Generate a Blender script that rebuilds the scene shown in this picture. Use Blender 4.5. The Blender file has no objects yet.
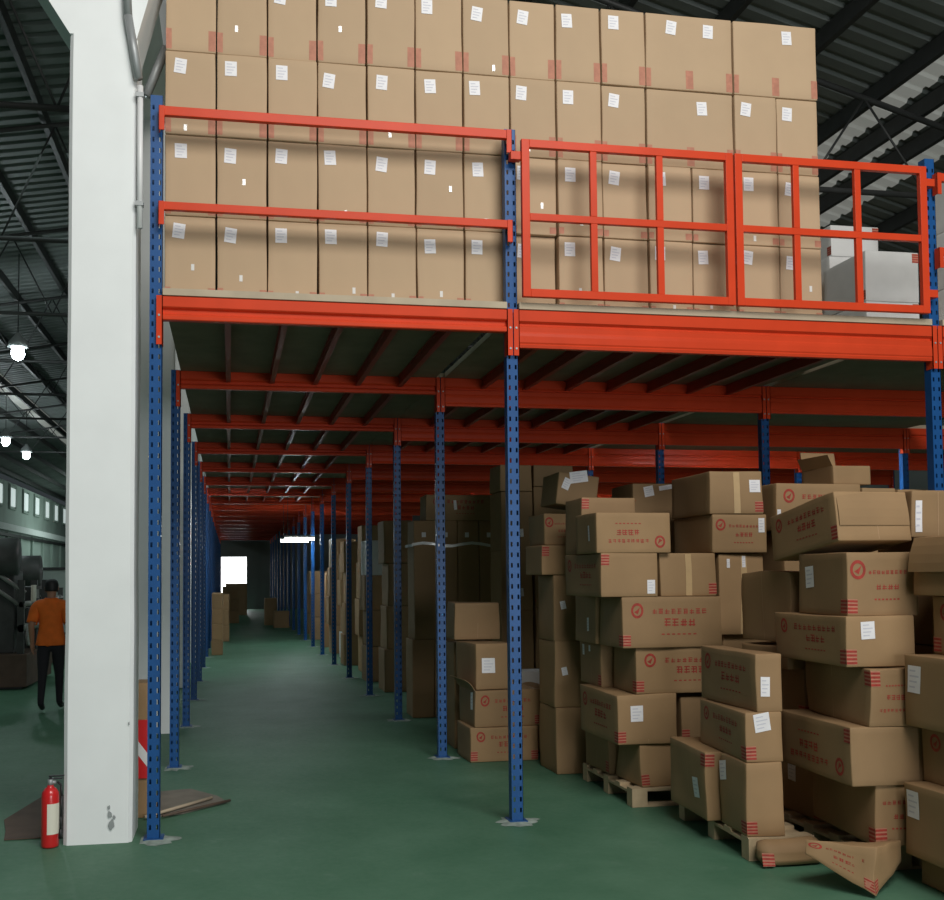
import bpy, bmesh, math, random
from mathutils import Vector, Matrix, Euler
import mathutils.noise as mnoise

S = bpy.context.scene
COL = S.collection
R = math.radians

# ------------------------------------------------------------------ camera
cam_d = bpy.data.cameras.new('camera')
cam = bpy.data.objects.new('camera', cam_d)
COL.objects.link(cam)
yaw, pitch, roll = 0.16827, 0.046078, 0.00647
r0 = Vector((math.cos(yaw), -math.sin(yaw), 0)); f0 = Vector((math.sin(yaw), math.cos(yaw), 0)); z0 = Vector((0, 0, 1))
fw = f0 * math.cos(pitch) + z0 * math.sin(pitch)
up = z0 * math.cos(pitch) - f0 * math.sin(pitch)
rx = r0 * math.cos(roll) - up * math.sin(roll)
uy = r0 * math.sin(roll) + up * math.cos(roll)
m = Matrix((rx, uy, -fw)).transposed().to_4x4()
m.translation = Vector((0.49749, -6.89424, 1.75))
cam.matrix_world = m
cam_d.sensor_fit = 'HORIZONTAL'
cam_d.sensor_width = 36.0
cam_d.lens = 1000.0 / 944.0 * 36.0
cam_d.shift_x = (472 - 399.75) / 944.0
cam_d.shift_y = (528.49 - 450) / 944.0
cam_d.clip_end = 300
S.camera = cam

# ------------------------------------------------------------------ world, daylight, exposure
S.view_settings.view_transform = 'Standard'
S.view_settings.look = 'None'
S.view_settings.gamma = 1.0
S.view_settings.exposure = 0.0
w = bpy.data.worlds.new('dull_daylight'); S.world = w; w.use_nodes = True
bg = w.node_tree.nodes['Background']
bg.inputs[0].default_value = (0.62, 0.74, 0.80, 1); bg.inputs[1].default_value = 0.05

def area(name, loc, target, sx, sy, power, color=(1, 1, 1), spread=180):
    d = bpy.data.lights.new(name, 'AREA'); d.shape = 'RECTANGLE'; d.size = sx; d.size_y = sy
    d.energy = power; d.color = color; d.spread = R(spread)
    o = bpy.data.objects.new(name, d); COL.objects.link(o); o.location = loc
    o.rotation_euler = (Vector(target) - Vector(loc)).to_track_quat('-Z', 'Y').to_euler()
    return o
area('daylight_roof_light', (3.2, -8.5, 9.4), (1.6, 0.0, 3.0), 7, 4.0, 900, (1.0, 0.97, 0.93))
area('daylight_loading_door', (5.5, -17.0, 2.0), (1.5, 0, 2.4), 6, 3.6, 700, (0.95, 0.98, 1.0))
area('daylight_hall_roof_light', (-4.0, 10, 8.3), (-3.0, 10, 0), 4, 30, 330, (0.75, 0.95, 0.92))
area('far_wall_fill_light', (-7.0, 60, 8.0), (-12.0, 60, 3.5), 3, 40, 1700, (0.80, 0.97, 0.92))  # added fill light, aimed at the left wall to brighten it

# ------------------------------------------------------------------ helpers
def tag(o, label=None, cat=None, group=None, kind=None):
    if label: o['label'] = label
    if cat: o['category'] = cat
    if group: o['group'] = group
    if kind: o['kind'] = kind
    return o

def mat(name, color, rough=0.6, metal=0.0, var=0.0, vscale=6.0, bump=0.0, bscale=40.0, rand=0.0, emit=None, estr=0.0, spec=0.5, coat=0.0):
    mt = bpy.data.materials.new(name); mt.use_nodes = True
    nt = mt.node_tree; N = nt.nodes; Lk = nt.links; b = N['Principled BSDF']
    b.inputs['Base Color'].default_value = (*color, 1); b.inputs['Roughness'].default_value = rough
    b.inputs['Metallic'].default_value = metal
    b.inputs['Specular IOR Level'].default_value = spec
    b.inputs['Coat Weight'].default_value = coat
    if emit:
        b.inputs['Emission Color'].default_value = (*emit, 1); b.inputs['Emission Strength'].default_value = estr
    tc = N.new('ShaderNodeTexCoord')
    last = None
    if var > 0:
        nz = N.new('ShaderNodeTexNoise'); nz.inputs['Scale'].default_value = vscale; nz.inputs['Detail'].default_value = 6
        Lk.new(tc.outputs['Object'], nz.inputs['Vector'])
        mr = N.new('ShaderNodeMapRange'); mr.inputs['From Min'].default_value = 0.3; mr.inputs['From Max'].default_value = 0.7
        mr.inputs['To Min'].default_value = 1 - var; mr.inputs['To Max'].default_value = 1 + var
        Lk.new(nz.outputs['Fac'], mr.inputs['Value'])
        last = mr.outputs['Result']
    if rand > 0:
        oi = N.new('ShaderNodeObjectInfo')
        m2 = N.new('ShaderNodeMapRange'); m2.inputs['To Min'].default_value = 1 - rand; m2.inputs['To Max'].default_value = 1 + rand * 0.6
        Lk.new(oi.outputs['Random'], m2.inputs['Value'])
        if last is None: last = m2.outputs['Result']
        else:
            mm = N.new('ShaderNodeMath'); mm.operation = 'MULTIPLY'
            Lk.new(last, mm.inputs[0]); Lk.new(m2.outputs['Result'], mm.inputs[1]); last = mm.outputs[0]
    if last is not None:
        vm = N.new('ShaderNodeVectorMath'); vm.operation = 'SCALE'; vm.inputs[0].default_value = color
        Lk.new(last, vm.inputs['Scale']); Lk.new(vm.outputs['Vector'], b.inputs['Base Color'])
    if bump > 0:
        n2 = N.new('ShaderNodeTexNoise'); n2.inputs['Scale'].default_value = bscale; n2.inputs['Detail'].default_value = 4
        Lk.new(tc.outputs['Object'], n2.inputs['Vector'])
        bp = N.new('ShaderNodeBump'); bp.inputs['Strength'].default_value = bump; bp.inputs['Distance'].default_value = 0.01
        Lk.new(n2.outputs['Fac'], bp.inputs['Height']); Lk.new(bp.outputs['Normal'], b.inputs['Normal'])
    return mt

M = {}
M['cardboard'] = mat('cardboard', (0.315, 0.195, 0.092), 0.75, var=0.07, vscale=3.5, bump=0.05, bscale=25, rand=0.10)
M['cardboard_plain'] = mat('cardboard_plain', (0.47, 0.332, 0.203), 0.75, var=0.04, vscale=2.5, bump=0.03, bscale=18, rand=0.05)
M['card_inside'] = mat('card_inside', (0.42, 0.27, 0.15), 0.85, var=0.06)
M['print'] = mat('red_print', (0.34, 0.035, 0.022), 0.7, var=0.25, vscale=40)
M['mark'] = mat('faded_red_mark', (0.45, 0.19, 0.12), 0.7, var=0.12, vscale=30)
M['paper'] = mat('label_paper', (0.80, 0.79, 0.80), 0.6, var=0.03, vscale=20)
M['ink'] = mat('label_ink', (0.60, 0.60, 0.66), 0.7)
M['tape'] = mat('packing_tape', (0.52, 0.36, 0.19), 0.22, var=0.05, vscale=15)
M['white_card'] = mat('white_card', (0.62, 0.62, 0.60), 0.7, var=0.04, rand=0.08)
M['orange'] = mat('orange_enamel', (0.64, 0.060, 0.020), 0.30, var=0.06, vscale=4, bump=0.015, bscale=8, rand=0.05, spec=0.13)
M['joist'] = mat('joist_enamel_shaded', (0.33, 0.035, 0.018), 0.42, var=0.08, vscale=4)  # darker than the beam enamel: shade under the deck put into the colour
M['blue'] = mat('blue_enamel', (0.012, 0.080, 0.25), 0.38, var=0.10, vscale=6, spec=0.25)
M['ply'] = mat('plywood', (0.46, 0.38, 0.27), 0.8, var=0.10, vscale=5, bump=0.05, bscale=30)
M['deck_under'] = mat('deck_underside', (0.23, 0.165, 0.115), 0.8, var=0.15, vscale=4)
M['white_paint'] = mat('white_paint', (0.84, 0.87, 0.86), 0.75, var=0.03, vscale=2.5, bump=0.10, bscale=9)
M['grout'] = mat('dusty_grout', (0.28, 0.34, 0.30), 0.95, var=0.3, vscale=14)
M['steel_dark'] = mat('dark_steel', (0.035, 0.037, 0.036), 0.55, var=0.15)
M['roof_sheet'] = mat('roof_sheet', (0.16, 0.18, 0.17), 0.6, var=0.15, vscale=1.2)
M['wall_sheet'] = mat('wall_sheet', (0.36, 0.43, 0.39), 0.8, var=0.12, vscale=0.6)
M['wall_dark'] = mat('wall_dark', (0.14, 0.15, 0.145), 0.85, var=0.12, vscale=0.6)
M['red'] = mat('red_enamel', (0.62, 0.018, 0.02), 0.28, coat=0.4)
M['cream'] = mat('cream_label', (0.74, 0.72, 0.60), 0.6)
M['black'] = mat('black_plastic', (0.015, 0.015, 0.016), 0.45)
M['grey_metal'] = mat('grey_metal', (0.34, 0.36, 0.36), 0.45, metal=0.3, var=0.08)
M['pvc'] = mat('white_pvc', (0.76, 0.77, 0.76), 0.35)
M['pallet_wood'] = mat('pallet_wood', (0.50, 0.38, 0.23), 0.8, var=0.14, vscale=9, bump=0.1)
M['skin'] = mat('skin', (0.36, 0.19, 0.115), 0.6)
M['shirt'] = mat('orange_shirt', (0.72, 0.145, 0.012), 0.85, var=0.08, vscale=12)
M['trousers'] = mat('black_trousers', (0.012, 0.012, 0.016), 0.85)
M['hair'] = mat('black_hair', (0.008, 0.008, 0.008), 0.55)
M['machine'] = mat('machine_paint', (0.05, 0.055, 0.052), 0.5, var=0.3, vscale=5)
M['machine_light'] = mat('machine_bare_steel', (0.34, 0.35, 0.33), 0.4, metal=0.4, var=0.2)
M['brown'] = mat('brown_panel', (0.10, 0.065, 0.045), 0.7, var=0.2)
M['lamp_glow'] = mat('lamp_glow', (1, 1, 1), 0.4, emit=(0.85, 0.97, 1.0), estr=40)
M['tube_glow'] = mat('tube_glow', (1, 1, 1), 0.4, emit=(0.88, 0.96, 1.0), estr=45)
M['window_glow'] = mat('window_daylight', (0.8, 0.85, 0.85), 0.4, emit=(0.85, 0.97, 0.95), estr=0.48)
M['door_glow'] = mat('door_daylight', (0.9, 0.9, 0.9), 0.4, emit=(0.95, 0.98, 1.0), estr=5)
M['skylight'] = mat('translucent_sheet', (0.5, 0.5, 0.46), 0.5, emit=(0.9, 0.92, 0.86), estr=0.13)
M['dusty_card'] = mat('dusty_card', (.22, .20, .165), .9, var=.15)
M['plastic'] = mat('clear_wrap', (0.75, 0.74, 0.70), 0.12, spec=0.8)

# green floor with worn, dusty mottling
fl = mat('green_floor_paint', (0.075, 0.17, 0.115), 0.5, spec=0.22)
nt = fl.node_tree; N = nt.nodes; Lk = nt.links; b = N['Principled BSDF']
tc = [n for n in N if n.bl_idname == 'ShaderNodeTexCoord'][0]
def nz(scale, det, rough=0.6):
    n = N.new('ShaderNodeTexNoise'); n.inputs['Scale'].default_value = scale; n.inputs['Detail'].default_value = det; n.inputs['Roughness'].default_value = rough
    Lk.new(tc.outputs['Object'], n.inputs['Vector']); return n
n1, n2, n3 = nz(0.9, 9, 0.68), nz(3.5, 8, 0.72), nz(22, 5)
cr = N.new('ShaderNodeValToRGB'); cr.color_ramp.elements[0].position = 0.32; cr.color_ramp.elements[1].position = 0.72
cr.color_ramp.elements[0].color = (0.060, 0.160, 0.094, 1); cr.color_ramp.elements[1].color = (0.112, 0.234, 0.152, 1)
Lk.new(n1.outputs['Fac'], cr.inputs['Fac'])
cr2 = N.new('ShaderNodeValToRGB'); cr2.color_ramp.elements[0].position = 0.60; cr2.color_ramp.elements[1].position = 0.86
cr2.color_ramp.elements[0].color = (0, 0, 0, 1); cr2.color_ramp.elements[1].color = (0.6, 0.6, 0.6, 1)
Lk.new(n2.outputs['Fac'], cr2.inputs['Fac'])
mx = N.new('ShaderNodeMix'); mx.data_type = 'RGBA'
Lk.new(cr2.outputs['Color'], mx.inputs['Factor']); Lk.new(cr.outputs['Color'], mx.inputs[6]); mx.inputs[7].default_value = (0.21, 0.30, 0.245, 1)
Lk.new(mx.outputs[2], b.inputs['Base Color'])
mrr = N.new('ShaderNodeMapRange'); mrr.inputs['To Min'].default_value = 0.42; mrr.inputs['To Max'].default_value = 0.70
Lk.new(n3.outputs['Fac'], mrr.inputs['Value']); Lk.new(mrr.outputs['Result'], b.inputs['Roughness'])
M['floor'] = fl

class MB:
    """collects polygons, then links them as ONE mesh object"""
    def __init__(self): self.v = []; self.f = []; self.mi = []; self.mats = []
    def slot(self, m):
        if m not in self.mats: self.mats.append(m)
        return self.mats.index(m)
    def add(self, vs, fs, m, T=None):
        o = len(self.v); s = self.slot(m)
        for p in vs: self.v.append(tuple(T @ Vector(p)) if T else tuple(p))
        for f in fs: self.f.append([i + o for i in f]); self.mi.append(s)
    def box(self, a, c, m, T=None):
        x0, y0, z0 = a; x1, y1, z1 = c
        self.add([(x0, y0, z0), (x1, y0, z0), (x1, y1, z0), (x0, y1, z0), (x0, y0, z1), (x1, y0, z1), (x1, y1, z1), (x0, y1, z1)],
                 [(0, 3, 2, 1), (4, 5, 6, 7), (0, 1, 5, 4), (1, 2, 6, 5), (2, 3, 7, 6), (3, 0, 4, 7)], m, T)
    def tube(self, p, q, r, m, n=12, r2=None, caps=True):
        p = Vector(p); q = Vector(q); d = (q - p).normalized(); r2 = r if r2 is None else r2
        a = d.orthogonal().normalized(); bb = d.cross(a)
        vs = []
        for c, rr in ((p, r), (q, r2)):
            for i in range(n):
                t = 2 * math.pi * i / n; vs.append(c + a * rr * math.cos(t) + bb * rr * math.sin(t))
        fs = [(i, (i + 1) % n, n + (i + 1) % n, n + i) for i in range(n)]
        if caps: fs += [tuple(range(n - 1, -1, -1)), tuple(range(n, 2 * n))]
        self.add(vs, fs, m)
    def lathe(self, prof, m, n=24, T=None):
        vs = []; fs = []
        for r, z in prof:
            for i in range(n):
                t = 2 * math.pi * i / n; vs.append((r * math.cos(t), r * math.sin(t), z))
        for k in range(len(prof) - 1):
            for i in range(n):
                fs.append((k * n + i, k * n + (i + 1) % n, (k + 1) * n + (i + 1) % n, (k + 1) * n + i))
        fs.append(tuple(range(n - 1, -1, -1))); fs.append(tuple(range((len(prof) - 1) * n, len(prof) * n)))
        self.add(vs, fs, m, T)
    def extrude_x(self, poly, x0, x1, m, T=None):
        n = len(poly)
        vs = [(x0, y, z) for y, z in poly] + [(x1, y, z) for y, z in poly]
        fs = [(i, (i + 1) % n, n + (i + 1) % n, n + i) for i in range(n)] + [tuple(range(n - 1, -1, -1)), tuple(range(n, 2 * n))]
        self.add(vs, fs, m, T)
    def mesh(self, name, smooth=False):
        me = bpy.data.meshes.new(name); me.from_pydata(self.v, [], self.f)
        for mt in self.mats: me.materials.append(mt)
        for p, s in zip(me.polygons, self.mi): p.material_index = s; p.use_smooth = smooth
        me.validate(); me.update()
        bm = bmesh.new(); bm.from_mesh(me); bmesh.ops.recalc_face_normals(bm, faces=bm.faces) if not getattr(self, 'keep', False) else None
        bm.to_mesh(me); bm.free()
        return me
    def obj(self, name, parent=None, smooth=False, bevel=0.0):
        o = bpy.data.objects.new(name, self.mesh(name, smooth)); COL.objects.link(o)
        if parent: o.parent = parent
        if bevel:
            md = o.modifiers.new('bevel', 'BEVEL'); md.width = bevel; md.segments = 2; md.limit_method = 'ANGLE'
        return o

def empty(name, loc=(0, 0, 0), rot=(0, 0, 0)):
    o = bpy.data.objects.new(name, None); COL.objects.link(o); o.location = loc; o.rotation_euler = rot; o.empty_display_size = 0.1
    return o

def copy_tree(o, parent=None):
    c = o.copy(); COL.objects.link(c)
    if parent: c.parent = parent
    for ch in list(o.children): copy_tree(ch, c)
    return c

ORD = ['', 'first', 'second', 'third', 'fourth', 'fifth', 'sixth', 'seventh', 'eighth', 'ninth', 'tenth', 'eleventh', 'twelfth', 'thirteenth', 'fourteenth', 'fifteenth']

# ================================================================== THE SETTING
XC = -0.35          # middle of the pillar row
PITCH_Y = 2.515     # frame spacing of the mezzanine
XM, XR, XF = 2.50, 5.90, 9.35

f = MB(); f.box((-16, -20, -0.15), (16, 92, 0), M['floor']); o = f.obj('floor'); tag(o, 'green painted warehouse floor with pale scuffs', 'floor', kind='structure')

f = MB(); f.box((-12.2, 20, 0), (-12.0, 92, 4.35), M['wall_sheet']); f.box((-12.2, 20, 4.35), (-12.0, 92, 7.2), M['wall_sheet'])
k = 20.0
while k < 92:
    f.box((-12.0, k, 0), (-11.86, k + 0.35, 4.3), M['wall_sheet']); k += 3.6
f.box((-12.0, 20, 4.35), (-11.6, 92, 4.72), M['white_paint'])
f.box((-12.0, 20, 4.05), (-11.75, 92, 4.22), M['steel_dark'])
o = f.obj('wall_left'); tag(o, 'pale grey green far wall of the hall beyond the pillar', 'wall', kind='structure')
for i, yy in enumerate((43.3, 47.1, 50.5, 53.9, 57.7, 61.3, 64.9, 68.5, 72.2)):
    f = MB(); f.box((-12.02, yy - 0.75, 5.85), (-11.93, yy + 0.75, 6.9), M['window_glow'])
    o = f.obj('window_%d' % (i + 1)); tag(o, 'bright high window in the far left wall, %s in the row' % ORD[i + 1], 'window', kind='structure')
    g = MB()
    g.box((-11.99, yy - 0.85, 5.65), (-11.88, yy - 0.75, 7.1), M['wall_sheet']); g.box((-11.99, yy + 0.75, 5.65), (-11.88, yy + 0.85, 7.1), M['wall_sheet'])
    g.box((-11.99, yy - 0.75, 7.0), (-11.88, yy + 0.75, 7.1), M['wall_sheet']); g.box((-11.99, yy - 0.75, 5.65), (-11.88, yy + 0.75, 5.75), M['wall_sheet'])
    g.obj('window_frame', o)
f = MB(); f.box((-12.2, 92, 0), (16, 92.2, 12), M['wall_dark']); o = f.obj('wall_far'); tag(o, 'dark end wall of the hall', 'wall', kind='structure')
f = MB()
DX0, DX1, DZ = 0.05, 1.35, 2.72
f.box((-0.3, 46, 0), (DX0, 46.2, 12), M['wall_dark']); f.box((DX1, 46, 0), (14.2, 46.2, 12), M['wall_dark']); f.box((DX0, 46, DZ), (DX1, 46.2, 12), M['wall_dark'])
o = f.obj('wall_back'); tag(o, 'dark end wall behind the mezzanine aisle', 'wall', kind='structure')
f = MB(); f.box((DX0, 46.1, 0), (DX1, 46.15, DZ), M['door_glow']); o = f.obj('door_1'); tag(o, 'bright open doorway at the far end of the aisle', 'door', kind='structure')
f = MB(); f.box((14, -4, 0), (14.2, 46, 7.2), M['wall_dark']); o = f.obj('wall_right'); tag(o, 'dark side wall behind the mezzanine', 'wall', kind='structure')

# roofs: right span falls to the right, left span falls gently to the left
def rzR(x): return 10.7 - 0.277 * x
def rzL(x): return 9.6 + 0.17 * (x - XC)
def roof_sheets(name, xa, xb, zf, y0, y1, label, gaps):
    mb = MB(); n = int((y1 - y0) / 0.30)
    step = 0.30
    spans = []; x = xa
    for g0, g1 in gaps: spans.append((x, g0, M['roof_sheet'])); spans.append((g0, g1, M['skylight'])); x = g1
    spans.append((x, xb, M['roof_sheet']))
    for a, c, mt in spans:
        for i in range(n):
            y = y0 + i * step
            vs = []
            for dy, dz in ((0, 0), (0.16, 0), (0.19, 0.045), (0.27, 0.045), (0.30, 0)):
                vs += [(a, y + dy, zf(a) + dz), (c, y + dy, zf(c) + dz)]
            mb.add(vs, [(2 * j, 2 * j + 1, 2 * j + 3, 2 * j + 2) for j in range(4)], mt)
    o = mb.obj(name); tag(o, label, 'roof', kind='structure'); return o
roof_sheets('roof', XC, 14.2, rzR, 0.5, 46, 'dark corrugated roof sloping down over the mezzanine', [(9.15, 9.50), (9.68, 10.02), (10.2, 10.68)])
roof_sheets('roof', -12.2, XC, rzL, 2.0, 92, 'dark corrugated roof over the hall beyond the pillar', [(-7.6, -7.0)])
def purlin(x, zf, y0, y1, label):
    f = MB(); z = zf(x) - 0.02
    f.box((x - 0.04, y0, z - 0.22), (x + 0.04, y1, z), M['steel_dark']); o = f.obj('trim_purlin'); tag(o, label, 'roof purlin', kind='structure')
for px_ in [0.9 + i * 1.15 for i in range(12)] + [9.59]: purlin(px_, rzR, 0.5, 46, 'dark roof purlin running the length of the right roof')
for i in range(10): purlin(-1.3 - i * 1.15, rzL, 2.0, 92, 'dark roof purlin running the length of the left roof')
def truss(y, xa, xb, zf, zb, label, n):
    f = MB()
    f.tube((xa, y, zb), (xb, y, zb), 0.04, M['steel_dark'], 8)
    f.tube((xa, y, zf(xa) - 0.30), (xb, y, zf(xb) - 0.30), 0.04, M['steel_dark'], 8)
    px = None
    for i in range(n + 1):
        x = xa + (xb - xa) * i / n; q = (x, y, zf(x) - 0.30) if i % 2 == 0 else (x, y, zb)
        if px: f.tube(px, q, 0.016, M['steel_dark'], 6)
        px = q
    o = f.obj('trim_truss', smooth=True); tag(o, label, 'roof truss', kind='structure')
for i in range(1, 9): truss(4.7 * i + 0.1, -12.0, XC - 0.3, rzL, 7.1, 'dark steel roof truss over the hall', 14)
for i in range(1, 9): truss(4.7 * i + 0.1, XC + 0.3, 14.0, rzR, 6.72, 'dark steel roof truss over the mezzanine', 16)

# concrete pillars
PX0, PX1 = -0.575, -0.135
for i in range(8):
    y = -0.02 + 4.62 * i
    f = MB()
    h = 8.9
    ch = 0.025
    pts = [(PX0 + ch, y), (PX1 - ch, y), (PX1, y + ch), (PX1, y + 0.42 - ch), (PX1 - ch, y + 0.42), (PX0 + ch, y + 0.42), (PX0, y + 0.42 - ch), (PX0, y + ch)]
    zs = [0.0] + [j * 0.35 for j in range(1, 16)] + [5.42]
    vs = []
    for zz in zs:
        for a, c in pts: vs.append((a + 0.006 * mnoise.noise((a * 3, c * 3, zz * 1.7 + i)), c + 0.006 * mnoise.noise((c * 2, a * 4, zz * 1.3 + 5 + i)), zz))
    n = 8
    fs = [(k * n + j, k * n + (j + 1) % n, (k + 1) * n + (j + 1) % n, (k + 1) * n + j) for k in range(len(zs) - 1) for j in range(n)]
    fs += [tuple(range(n - 1, -1, -1)), tuple(range((len(zs) - 1) * n, len(zs) * n))]
    f.add(vs, fs, M['white_paint'])
    f.keep = True
    o = f.obj('concrete_pillar')
    tag(o, ('white painted concrete pillar in front, wide and bare' if i == 0 else 'white concrete pillar behind the front one, %s in the row' % ORD[i + 1]), 'pillar', kind='structure')
    # corbel flaring out below the roof beam
    f = MB(); fl_l, fl_r = (0.95, 0.40) if i == 0 else (0.05, 0.03)
    f.add([(PX0, y, 5.42), (PX1, y, 5.42), (PX1, y + 0.42, 5.42), (PX0, y + 0.42, 5.42), (PX0 - fl_l, y, 6.9), (PX1 + fl_r, y, 6.9), (PX1 + fl_r, y + 0.42, 6.9), (PX0 - fl_l, y + 0.42, 6.9)],
          [(0, 3, 2, 1), (4, 5, 6, 7), (0, 1, 5, 4), (1, 2, 6, 5), (2, 3, 7, 6), (3, 0, 4, 7)], M['white_paint'])
    f.box((PX0 - 0.2, y, 6.9), (PX1 + 0.2, y + 0.42, h), M['white_paint'])
    f.keep = True
    o = f.obj('trim_corbel'); tag(o, 'white flared corbel on top of the %s pillar' % ('front' if i == 0 else ORD[i + 1]), 'corbel', kind='structure')
f = MB(); f.box((PX0 + 0.02, 0.4, 6.95), (PX1 - 0.02, 46, 7.6), M['white_paint']); o = f.obj('trim_beam'); tag(o, 'white concrete beam along the top of the pillars', 'beam', kind='structure')
# chipped paint on the front pillar
f = MB()
rnd = random.Random(4)
for cx, cz, s in ((-0.265, 0.13, 0.030), (-0.275, 0.19, 0.020), (-0.285, 0.235, 0.012), (-0.25, 0.17, 0.012), (-0.16, 0.78, 0.009)):
    pts = []
    for i in range(11):
        t = 2 * math.pi * i / 11; rr = s * (0.6 + 0.7 * rnd.random())
        pts.append((cx + rr * math.cos(t) * 0.7, -0.030, cz + rr * math.sin(t) * 1.3))
    f.add(pts, [tuple(range(11))], M['grey_metal'])
o = f.obj('trim_chip'); tag(o, 'grey chips in the paint near the foot of the front pillar', 'paint chip', kind='structure')

# hall partition behind the worker
f = MB(); f.box((-6.2, 24.0, 0), (-2.2, 24.12, 2.0), M['wall_sheet'])
for k in range(5): f.box((-6.2 + k * 0.98, 23.95, 0), (-6.14 + k * 0.98, 24.0, 2.0), M['grey_metal'])
f.box((-6.2, 23.94, 1.95), (-2.2, 24.14, 2.03), M['steel_dark'])
o = f.obj('wall_partition'); tag(o, 'low grey green partition behind the worker', 'partition', kind='structure')

# ================================================================== MEZZANINE
def upright_mesh(h):
    f = MB(); f.keep = True
    hw, dp = 0.040, 0.075
    xs = [-hw, -0.030, -0.016, 0.016, 0.030, hw]
    zs = [0.0]; rows = []
    z = 0.05
    while z + 0.075 < h:
        zs += [z + 0.020, z + 0.052]; rows.append(len(zs) - 2); z += 0.075
    zs.append(h)
    for j in range(len(zs) - 1):
        for i in range(5):
            if j in rows and i in (1, 3): continue
            f.add([(xs[i], 0, zs[j]), (xs[i + 1], 0, zs[j]), (xs[i + 1], 0, zs[j + 1]), (xs[i], 0, zs[j + 1])], [(0, 1, 2, 3)], M['blue'])
    # flanges and rear lips
    for s in (-1, 1):
        f.add([(s * hw, 0, 0), (s * hw, dp, 0), (s * hw, dp, h), (s * hw, 0, h)], [(0, 1, 2, 3)], M['blue'])
        f.add([(s * hw, dp, 0), (s * (hw - 0.022), dp, 0), (s * (hw - 0.022), dp, h), (s * hw, dp, h)], [(0, 1, 2, 3)], M['blue'])
    return f.mesh('upright_profile')
UP_TALL = upright_mesh(4.98); UP_CORNER = upright_mesh(5.045); UP_LOW = upright_mesh(3.66)
def footing(seed, lim=-9):
    rnd = random.Random(seed); f = MB(); pts = []; n = 22
    for i in range(n):
        t = 2 * math.pi * i / n; rr = 0.085 + 0.075 * rnd.random()
        pts.append((max(lim, rr * 1.25 * math.cos(t)), rr * math.sin(t) + 0.02, 0.002))
    top = [(p[0] * 0.55, (p[1] - 0.02) * 0.55 + 0.02, 0.012) for p in pts]
    f.add(pts + top, [(i, (i + 1) % n, n + (i + 1) % n, n + i) for i in range(n)] + [tuple(range(n, 2 * n))], M['grout']); f.keep = True
    return f
def upright(x, y, me, label, foot=True):
    o = bpy.data.objects.new('steel_upright', me); COL.objects.link(o); o.location = (x, y, 0)
    md = o.modifiers.new('sheet', 'SOLIDIFY'); md.thickness = 0.003; md.offset = -1
    if foot:
        footing(int(x * 10) + int(y * 7), -0.085 if x == 0 else -9).obj('grout_pad', o)
        f = MB(); f.box((-0.065, -0.03, 0.010), (0.065, 0.11, 0.016), M['blue']); f.obj('base_plate', o)
    tag(o, label, 'upright', 'blue perforated uprights of the mezzanine'); return o
rowname = ['front', 'second', 'third', 'fourth', 'fifth', 'sixth', 'seventh', 'eighth', 'ninth', 'tenth', 'eleventh', 'twelfth', 'thirteenth', 'fourteenth', 'fifteenth', 'sixteenth', 'seventeenth', 'eighteenth']
LX = 0.0
for k in range(18):
    y = k * PITCH_Y
    upright(LX, y, UP_CORNER if k == 0 else UP_LOW, 'blue perforated upright beside the white pillars, ' + rowname[k] + (' of the row' if k == 0 else ' back in the row'))
for k in range(18):
    y = k * PITCH_Y
    upright(XM, y, UP_TALL if k == 0 else UP_LOW, 'blue perforated upright on the right edge of the aisle, ' + rowname[k] + (' of the row' if k == 0 else ' back in the row'))
for k in range(9):
    y = k * PITCH_Y
    upright(XR, y, UP_TALL if k == 0 else UP_LOW, 'blue upright rising behind the loose carton heap, ' + rowname[k] + (' of its row and tallest' if k == 0 else ' back in its row'), foot=False)
for k in range(1, 8):
    upright(XF, k * PITCH_Y, UP_LOW, 'dark blue upright in the farthest row from the aisle, ' + rowname[k] + ' frame back', foot=False)

BEAM_Z1 = 3.65
def beam(x0, x1, y, h, label):
    o = empty('step_beam', ((x0 + x1) / 2, y, BEAM_Z1 - h))
    hl = (x1 - x0) / 2
    f = MB()
    if h < 0.2:
        poly = [(0.05, h), (0, h), (-0.006, h - 0.006), (-0.006, h * 0.56), (0.0, h * 0.52), (0.022, h * 0.46), (0.022, h * 0.30), (0.0, h * 0.22), (-0.004, h * 0.16), (-0.004, 0.006), (0.002, 0), (0.05, 0)]
    else:
        poly = [(0.05, h), (0, h), (-0.006, h - 0.006), (-0.006, h * 0.70), (0.004, h * 0.67), (0.016, h * 0.64), (0.016, h * 0.60), (0.0, h * 0.56), (0.0, h * 0.42), (-0.004, h * 0.38), (-0.006, h * 0.30),
                (-0.006, h * 0.14), (0.0, h * 0.10), (-0.004, 0.02), (0.002, 0), (0.05, 0)]
    f.extrude_x([(a - 0.02, c) for a, c in poly], -hl + 0.045, hl - 0.045, M['orange']); f.obj('beam_profile', o)
    for s in (-1, 1):
        g = MB()
        xa = s * (hl - 0.004); xb = s * (hl - 0.046)
        zb = h - 0.335
        g.box((min(xa, xb), -0.030, zb), (max(xa, xb), -0.024, h), M['orange'])
        xw = s * (hl - 0.046)
        g.box((min(xw, xw + s * 0.006), -0.030, zb), (max(xw, xw + s * 0.006), 0.05, h), M['orange'])
        for zz in (zb + 0.05, zb + 0.2): g.tube((s * (hl - 0.022), -0.034, zz), (s * (hl - 0.022), -0.030, zz), 0.008, M['grey_metal'], 8)
        g.obj('end_connector', o)
    tag(o, label, 'beam', 'orange step beams under the deck'); return o
BL, BR = 0.165, 0.275
for k in range(18):
    y = k * PITCH_Y
    beam(LX, XM, y, BL, 'orange step beam over the aisle, ' + ('frontmost, below the stacked cartons' if k == 0 else rowname[k] + ' frame back'))
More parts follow.
